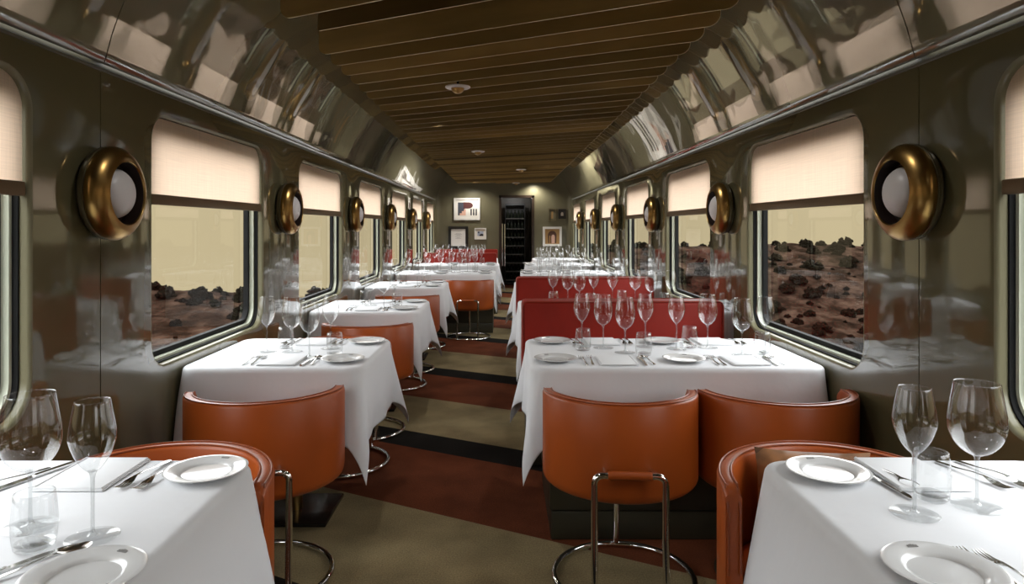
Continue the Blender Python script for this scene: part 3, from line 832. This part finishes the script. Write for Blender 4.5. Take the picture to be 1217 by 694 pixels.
# four-seat tables
G4 = [pix(691.5, 412.5), pix(717, 414.4), pix(743, 420), pix(767, 413), pix(804, 415.5), pix(841, 414), pix(882, 423), pix(909.5, 419)]
K4 = 'ABBAABBA'
U4 = [pix(693, 417), pix(765, 423), pix(819.6, 413.6), pix(905.6, 421.5)]
for sd, n in (('right', 2), ('right', 3), ('right', 4), ('right', 5), ('right', 6), ('right', 7), ('left', 5), ('left', 6), ('left', 7)):
    x0, x1, y0, y1 = TBOX[sd, n]; s = 1 if sd == 'right' else -1
    fx = (x1 - x0) / 1.235
    mx = (lambda x: x0 + (x - .135) * fx) if s > 0 else (lambda x: x1 - (x - .135) * fx)
    J = lambda: R.uniform(-.006, .006) if (sd, n) != ('right', 2) else 0
    small = (x1 - x0) < .9
    st = [(k, mx(x) + J(), y + (y0 - T2Y) + J()) for k, (x, y) in zip(K4, G4)]
    tu = [(mx(x) + J(), y + (y0 - T2Y) + J()) for x, y in U4]
    if small: st, tu = st[::2], tu[::2]
    glasses(sd, n, st, tu)
    cut = n < 4
    for q, xs in enumerate(((.50, 1.07) if not small else (.7,))):
        nm = ('aisle', 'window')[q]
        setting(sd, n, mx(xs), y0 + .125, True, 'near %s' % nm, cut, True, s)
        setting(sd, n, mx(xs + .01), y1 - .12, False, 'far %s' % nm, cut, True, s)

# ------------------------------------------------------------------ end wall pictures and wine rack
PXM = 14.1 / F
def picture(name, px0, px1, py0, py1, fm, border, art, label, inner=M['cream'], cat='picture'):
    x0, x1 = (px0 - PX) * PXM, (px1 - PX) * PXM; z1, z0 = CH + (PY - py0) * PXM, CH + (PY - py1) * PXM
    cx, cz = (x0 + x1) / 2, (z0 + z1) / 2; hw, hh = (x1 - x0) / 2, (z1 - z0) / 2
    root = empty(name, (cx, YE - .002, cz))
    f = MB()
    for a0, a1, b0, b1 in ((-hw, hw, hh - border, hh), (-hw, hw, -hh, -hh + border), (-hw, -hw + border, -hh + border, hh - border), (hw - border, hw, -hh + border, hh - border)):
        f.box(a0, a1, -.028, 0, b0, b1)
    f.build('frame', fm, root, smooth=0)
    MB().box(-hw + border * .9, hw - border * .9, -.012, -.002, -hh + border * .9, hh - border * .9).build('mount', inner, root, smooth=0)
    w, h = hw - border, hh - border
    mats, ms = [], MB()
    for m, poly in art:
        if m not in mats: mats.append(m)
        ms.prism([(a * w, b * h) for a, b in poly], lambda a, b, d: (a, d, b), -.0125 - .0002 * len(ms.f) / 8, -.0119, mats.index(m))
    if mats: ms.build('print', mats, root, smooth=0)
    tag(root, label, cat, 'framed pictures on the end wall')
rect = lambda a, b, c, d: [(a, b), (c, b), (c, d), (a, d)]
ell = lambda cx, cy, rx, ry, n=20, a0=0, a1=360: [(cx + rx * math.cos(math.radians(a0 + (a1 - a0) * i / n)), cy + ry * math.sin(math.radians(a0 + (a1 - a0) * i / n))) for i in range(n + (0 if a1 - a0 == 360 else 1))]
picture('framed_print', 539.5, 570.5, 235.5, 261.5, M['white_frame'], .03, [
    (M['slate'], rect(-.78, -.66, -.2, .7)), (M['maroon'], rect(-.3, .05, .15, .72)), (M['maroon'], ell(.15, .39, .36, .33)),
    (M['peach'], [(-.62, -.66), (-.1, -.66), (-.1, -.02), (-.26, -.02), (-.26, -.22), (-.44, -.22), (-.44, -.44), (-.62, -.44)])] +
    [(M['ink'], rect(a, -.66, a + .12, .02)) for a in (.3, .52, .74)], 'cream framed abstract print, the largest picture, high left of the door')
picture('framed_certificate', 533, 556.5, 269, 295.5, M['black_frame'], .055, [(M['grey_ink'], rect(-w, b, w, b + .03)) for w, b in ((.35, .45), (.5, .36), (.3, .27), (.45, .12), (.2, -.02), (.4, -.12))], 'black framed sheet of print, lowest left on the end wall', inner=M['white_frame'])
picture('framed_photograph', 564, 578, 271, 284.5, M['white_frame'], .02, [(M['bluegrey'], rect(-.6, -.5, .6, .5)), (M['ink'], [(-.2, -.5), (.6, -.5), (.6, -.1), (.2, .0), (-.2, -.25)]), (M['slate'], rect(-.55, .1, -.2, .45))], 'small white framed photograph beside the black framed sheet')
picture('framed_drawing', 652, 660.5, 248, 262.5, M['bronze_trim'], .012, [(M['ochre'], rect(-.3, -.7, .3, .6))], 'small pale bronze frame with a faint drawing right of the door', inner=M['endpaint'])
picture('framed_miniature', 663.5, 672.5, 248.5, 260, M['black_frame'], .045, [(M['cream'], [(-.8, -.7), (.8, -.7)] + ell(0, -.05, .8, .75, 12, 0, 180))], 'small black framed miniature nearest the right corner', inner=M['black_frame'])
picture('framed_painting', 645, 667.5, 269.5, 292.5, M['white_frame'], .045, [(M['ochre'], rect(-1, -1, 1, 1)), (M['umber'], [(-.55, -.9), (.55, -.9)] + ell(0, .15, .6, .6, 14, 0, 180)), (M['peach'], [(-.1, -.9), (.35, -.9)] + ell(.12, -.1, .24, .35, 10, 0, 180)), (M['ochre'], rect(-.4, -.9, -.25, .1))], 'white framed painting of an arch, lower right of the door')

yr = YE + 1.9
rk = empty('wine_rack', (.27, yr, 0))
f = MB()
for a in (-.235, .215): f.box(a, a + .02, -.05, .28, .06, 1.86)
f.box(-.235, .235, -.05, .28, 1.86, 1.90); f.box(-.235, .235, -.05, .28, .02, .06); f.box(-.235, .235, .27, .28, .06, 1.86)
f.build('frame', M['rack'], rk, smooth=0)
zs = [.10, .30, .50, .70, .90, 1.10, 1.30, 1.54]
for z in zs: MB().box(-.213, .213, -.045, .26, z, z + .022).build('shelf', M['shelf'], rk, smooth=0)
tag(rk, 'tall dark wine rack with eight shelves beyond the end door', 'wine rack')
bt = Stamp(MB().lathe([(0, 0), (.034, 0), (.036, .004), (.036, .085), (.03, .105), (.0135, .13), (.0135, .165), (.015, .167), (.015, .175), (0, .175)], 16).build('wine_bottle', M['bottle']))
for i, z in enumerate(zs):
    for k in range(5):
        bt.put((.27 - .17 + .085 * k, yr + .08, z + .023), 0, 'dark wine bottle standing on a shelf of the wine rack', 'bottle', 'bottles in the wine rack', 1.0 if i < 7 else 1.1)

# ------------------------------------------------------------------ the land outside
def lerp(tab, x):
    if x <= tab[0][0]: return tab[0][1]
    for (a, b), (c, d) in zip(tab, tab[1:]):
        if x <= c: return b + (d - b) * (x - a) / (c - a)
    return tab[-1][1]
def land_z(s, x, y):
    if s < 0: base = lerp([(-30, -1.3), (8, -1.2), (12, -1.0), (18, -.45), (19.5, -.55), (26, -2.2), (60, -8)], y)
    else: base = lerp([(-30, -1.7), (12, -1.75), (15.5, -1.62), (24, .62), (25, .68), (34, -.2), (80, -4)], y)
    bump_ = noise.noise((x * .25, y * .25, 3.1 + s)) * .22 + noise.noise((x * .9, y * .9, 7.7)) * .12 + noise.noise((x * 2.6, y * 2.6, 2.7)) * .05
    k = min(1, max(0, (abs(x) - 1.8) / 2))
    return base + bump_ * k
for s, nm in ((-1, 'terrain_plain'), (1, 'terrain_hillside')):
    xs = [1.75 + .3 * i for i in range(50)] + [17 + 1.5 * i for i in range(16)]; ys = [-24 + 1.5 * j for j in range(22)] + [9 + .3 * j for j in range(60)] + [27.5 + 2 * j for j in range(16)]
    vs = [(s * x, y, land_z(s, s * x, y)) for x in xs for y in ys]; n = len(ys)
    fs = [(i * n + j, (i + 1) * n + j, (i + 1) * n + j + 1, i * n + j + 1) for i in range(len(xs) - 1) for j in range(n - 1)]
    struct(MB().add(vs, fs).build(nm, M['soil'], smooth=180))
import bmesh
def bush_mesh(seed):
    rr = random.Random(seed); mb = MB()
    for c in range(46):
        bm = bmesh.new(); bmesh.ops.create_icosphere(bm, subdivisions=2, radius=1)
        a = rr.uniform(0, 6.283); q = rr.uniform(0, 1) ** .5; hgt = rr.uniform(.1, 1)
        rad = q * (1 - .45 * max(hgt - .45, 0)) * .85
        c0 = Vector((rad * math.cos(a), rad * math.sin(a), .08 + hgt * .95 * (1 - .45 * q * q))); r = rr.uniform(.13, .27)
        for v in bm.verts:
            k = 1 + .5 * noise.noise(v.co * 3 + Vector((seed * 3.1 + c, 0, 0)))
            v.co = c0 + v.co * r * k * rr.uniform(.65, 1.3)
        bm.verts.ensure_lookup_table()
        mb.add([tuple(v.co) for v in bm.verts], [tuple(v.index for v in f.verts) for f in bm.faces]); bm.free()
    return mb
BUSH = [Stamp(bush_mesh(i).build('scrub_bush', M['bark'], smooth=0)) for i in range(4)]
rb = random.Random(11)
def put_bush(s, x, y, sc_, i):
    o = BUSH[i % 4].put((x, y, land_z(s, x, y) - .12 * sc_), rb.uniform(0, 6),
        'dark scrub bush on the red hillside outside the right windows' if s > 0 else 'dark scrub bush on the red ground outside the left windows', 'bush',
        'scrub on the hillside to the right' if s > 0 else 'scrub on the ground to the left', sc_)
taken = []
def scatter(s, n, y0, y1, u0, u1, sizes):
    done = 0
    for _ in range(n * 12):
        if done >= n: break
        y = rb.uniform(y0, y1); x = s * y * rb.uniform(u0, u1); r = rb.choice(sizes) * rb.uniform(.85, 1.15)
        if any((x - a) ** 2 + (y - b) ** 2 < (1.25 * (r + c)) ** 2 for a, b, c in taken): continue
        taken.append((x, y, r)); put_bush(s, x, y, r, done); done += 1
scatter(1, 46, 23.3, 25, .11, .58, [.12, .17, .22, .3])
scatter(1, 165, 14.5, 23.3, .12, .58, [.06, .09, .12, .15, .2, .27, .36])
scatter(-1, 24, 17.4, 19, .22, .56, [.12, .18, .25])
scatter(-1, 55, 10.5, 17.4, .24, .6, [.05, .08, .11, .15, .2])

# ------------------------------------------------------------------ light
w = bpy.data.worlds.new('world'); sc.world = w; w.use_nodes = True
nt = w.node_tree; bg = nt.nodes['Background']
tc = nt.nodes.new('ShaderNodeTexCoord'); sp = nt.nodes.new('ShaderNodeSeparateXYZ'); cr = nt.nodes.new('ShaderNodeValToRGB')
nt.links.new(tc.outputs['Generated'], sp.inputs[0]); nt.links.new(sp.outputs['Z'], cr.inputs[0])
e = cr.color_ramp.elements
e[0].position = 0.0; e[0].color = (.40, .335, .205, 1)
e[1].position = 1.0; e[1].color = (3.3, 3.4, 3.5, 1)
k = e.new(.06); k.color = (.40, .337, .208, 1)
k = e.new(.16); k.color = (2.5, 2.5, 2.5, 1)
k = e.new(.45); k.color = (5.1, 5.3, 5.5, 1)
nt.links.new(cr.outputs[0], bg.inputs['Color']); bg.inputs['Strength'].default_value = 1.0

def spot(x, y, z, power, ang=150, r=.06, color=(1, .96, .92)):  # unseen spots added as fill below the slats, apart from the modelled fixtures
    l = bpy.data.lights.new('fill_spot', 'SPOT'); l.energy = power; l.spot_size = math.radians(ang); l.spot_blend = .8; l.shadow_soft_size = r; l.color = color
    o = bpy.data.objects.new('fill_spot', l); col.objects.link(o); o.location = (x, y, z); return o
for y in [.3 + 1.92 * i for i in range(8)]:
    for x in (-.62, .62): spot(x, y + (.2 if x > 0 else 0), 2.24, 5 if y < 3 else (10 if y < 11 else 26))

# ------------------------------------------------------------------ camera
cam = bpy.data.cameras.new('camera'); co = bpy.data.objects.new('camera', cam); col.objects.link(co)
co.location = (0, 0, CH); co.rotation_euler = (PI / 2, 0, 0)
cam.sensor_width = 36; cam.lens = F / 1217 * 36; cam.shift_x = (608.5 - PX) / 1217; cam.shift_y = -(347 - PY) / 1217
cam.clip_start = .02; cam.clip_end = 500
sc.camera = co
sc.view_settings.view_transform = 'Standard'; sc.view_settings.look = 'None'; sc.view_settings.gamma = 1; sc.view_settings.exposure = 0.65
sc.view_settings.use_curve_mapping = False
sc.cycles.use_denoising = True
sc.cycles.max_bounces = 12; sc.cycles.diffuse_bounces = 5; sc.cycles.glossy_bounces = 6; sc.cycles.transparent_max_bounces = 40; sc.cycles.transmission_bounces = 8
sc.cycles.sample_clamp_indirect = 6
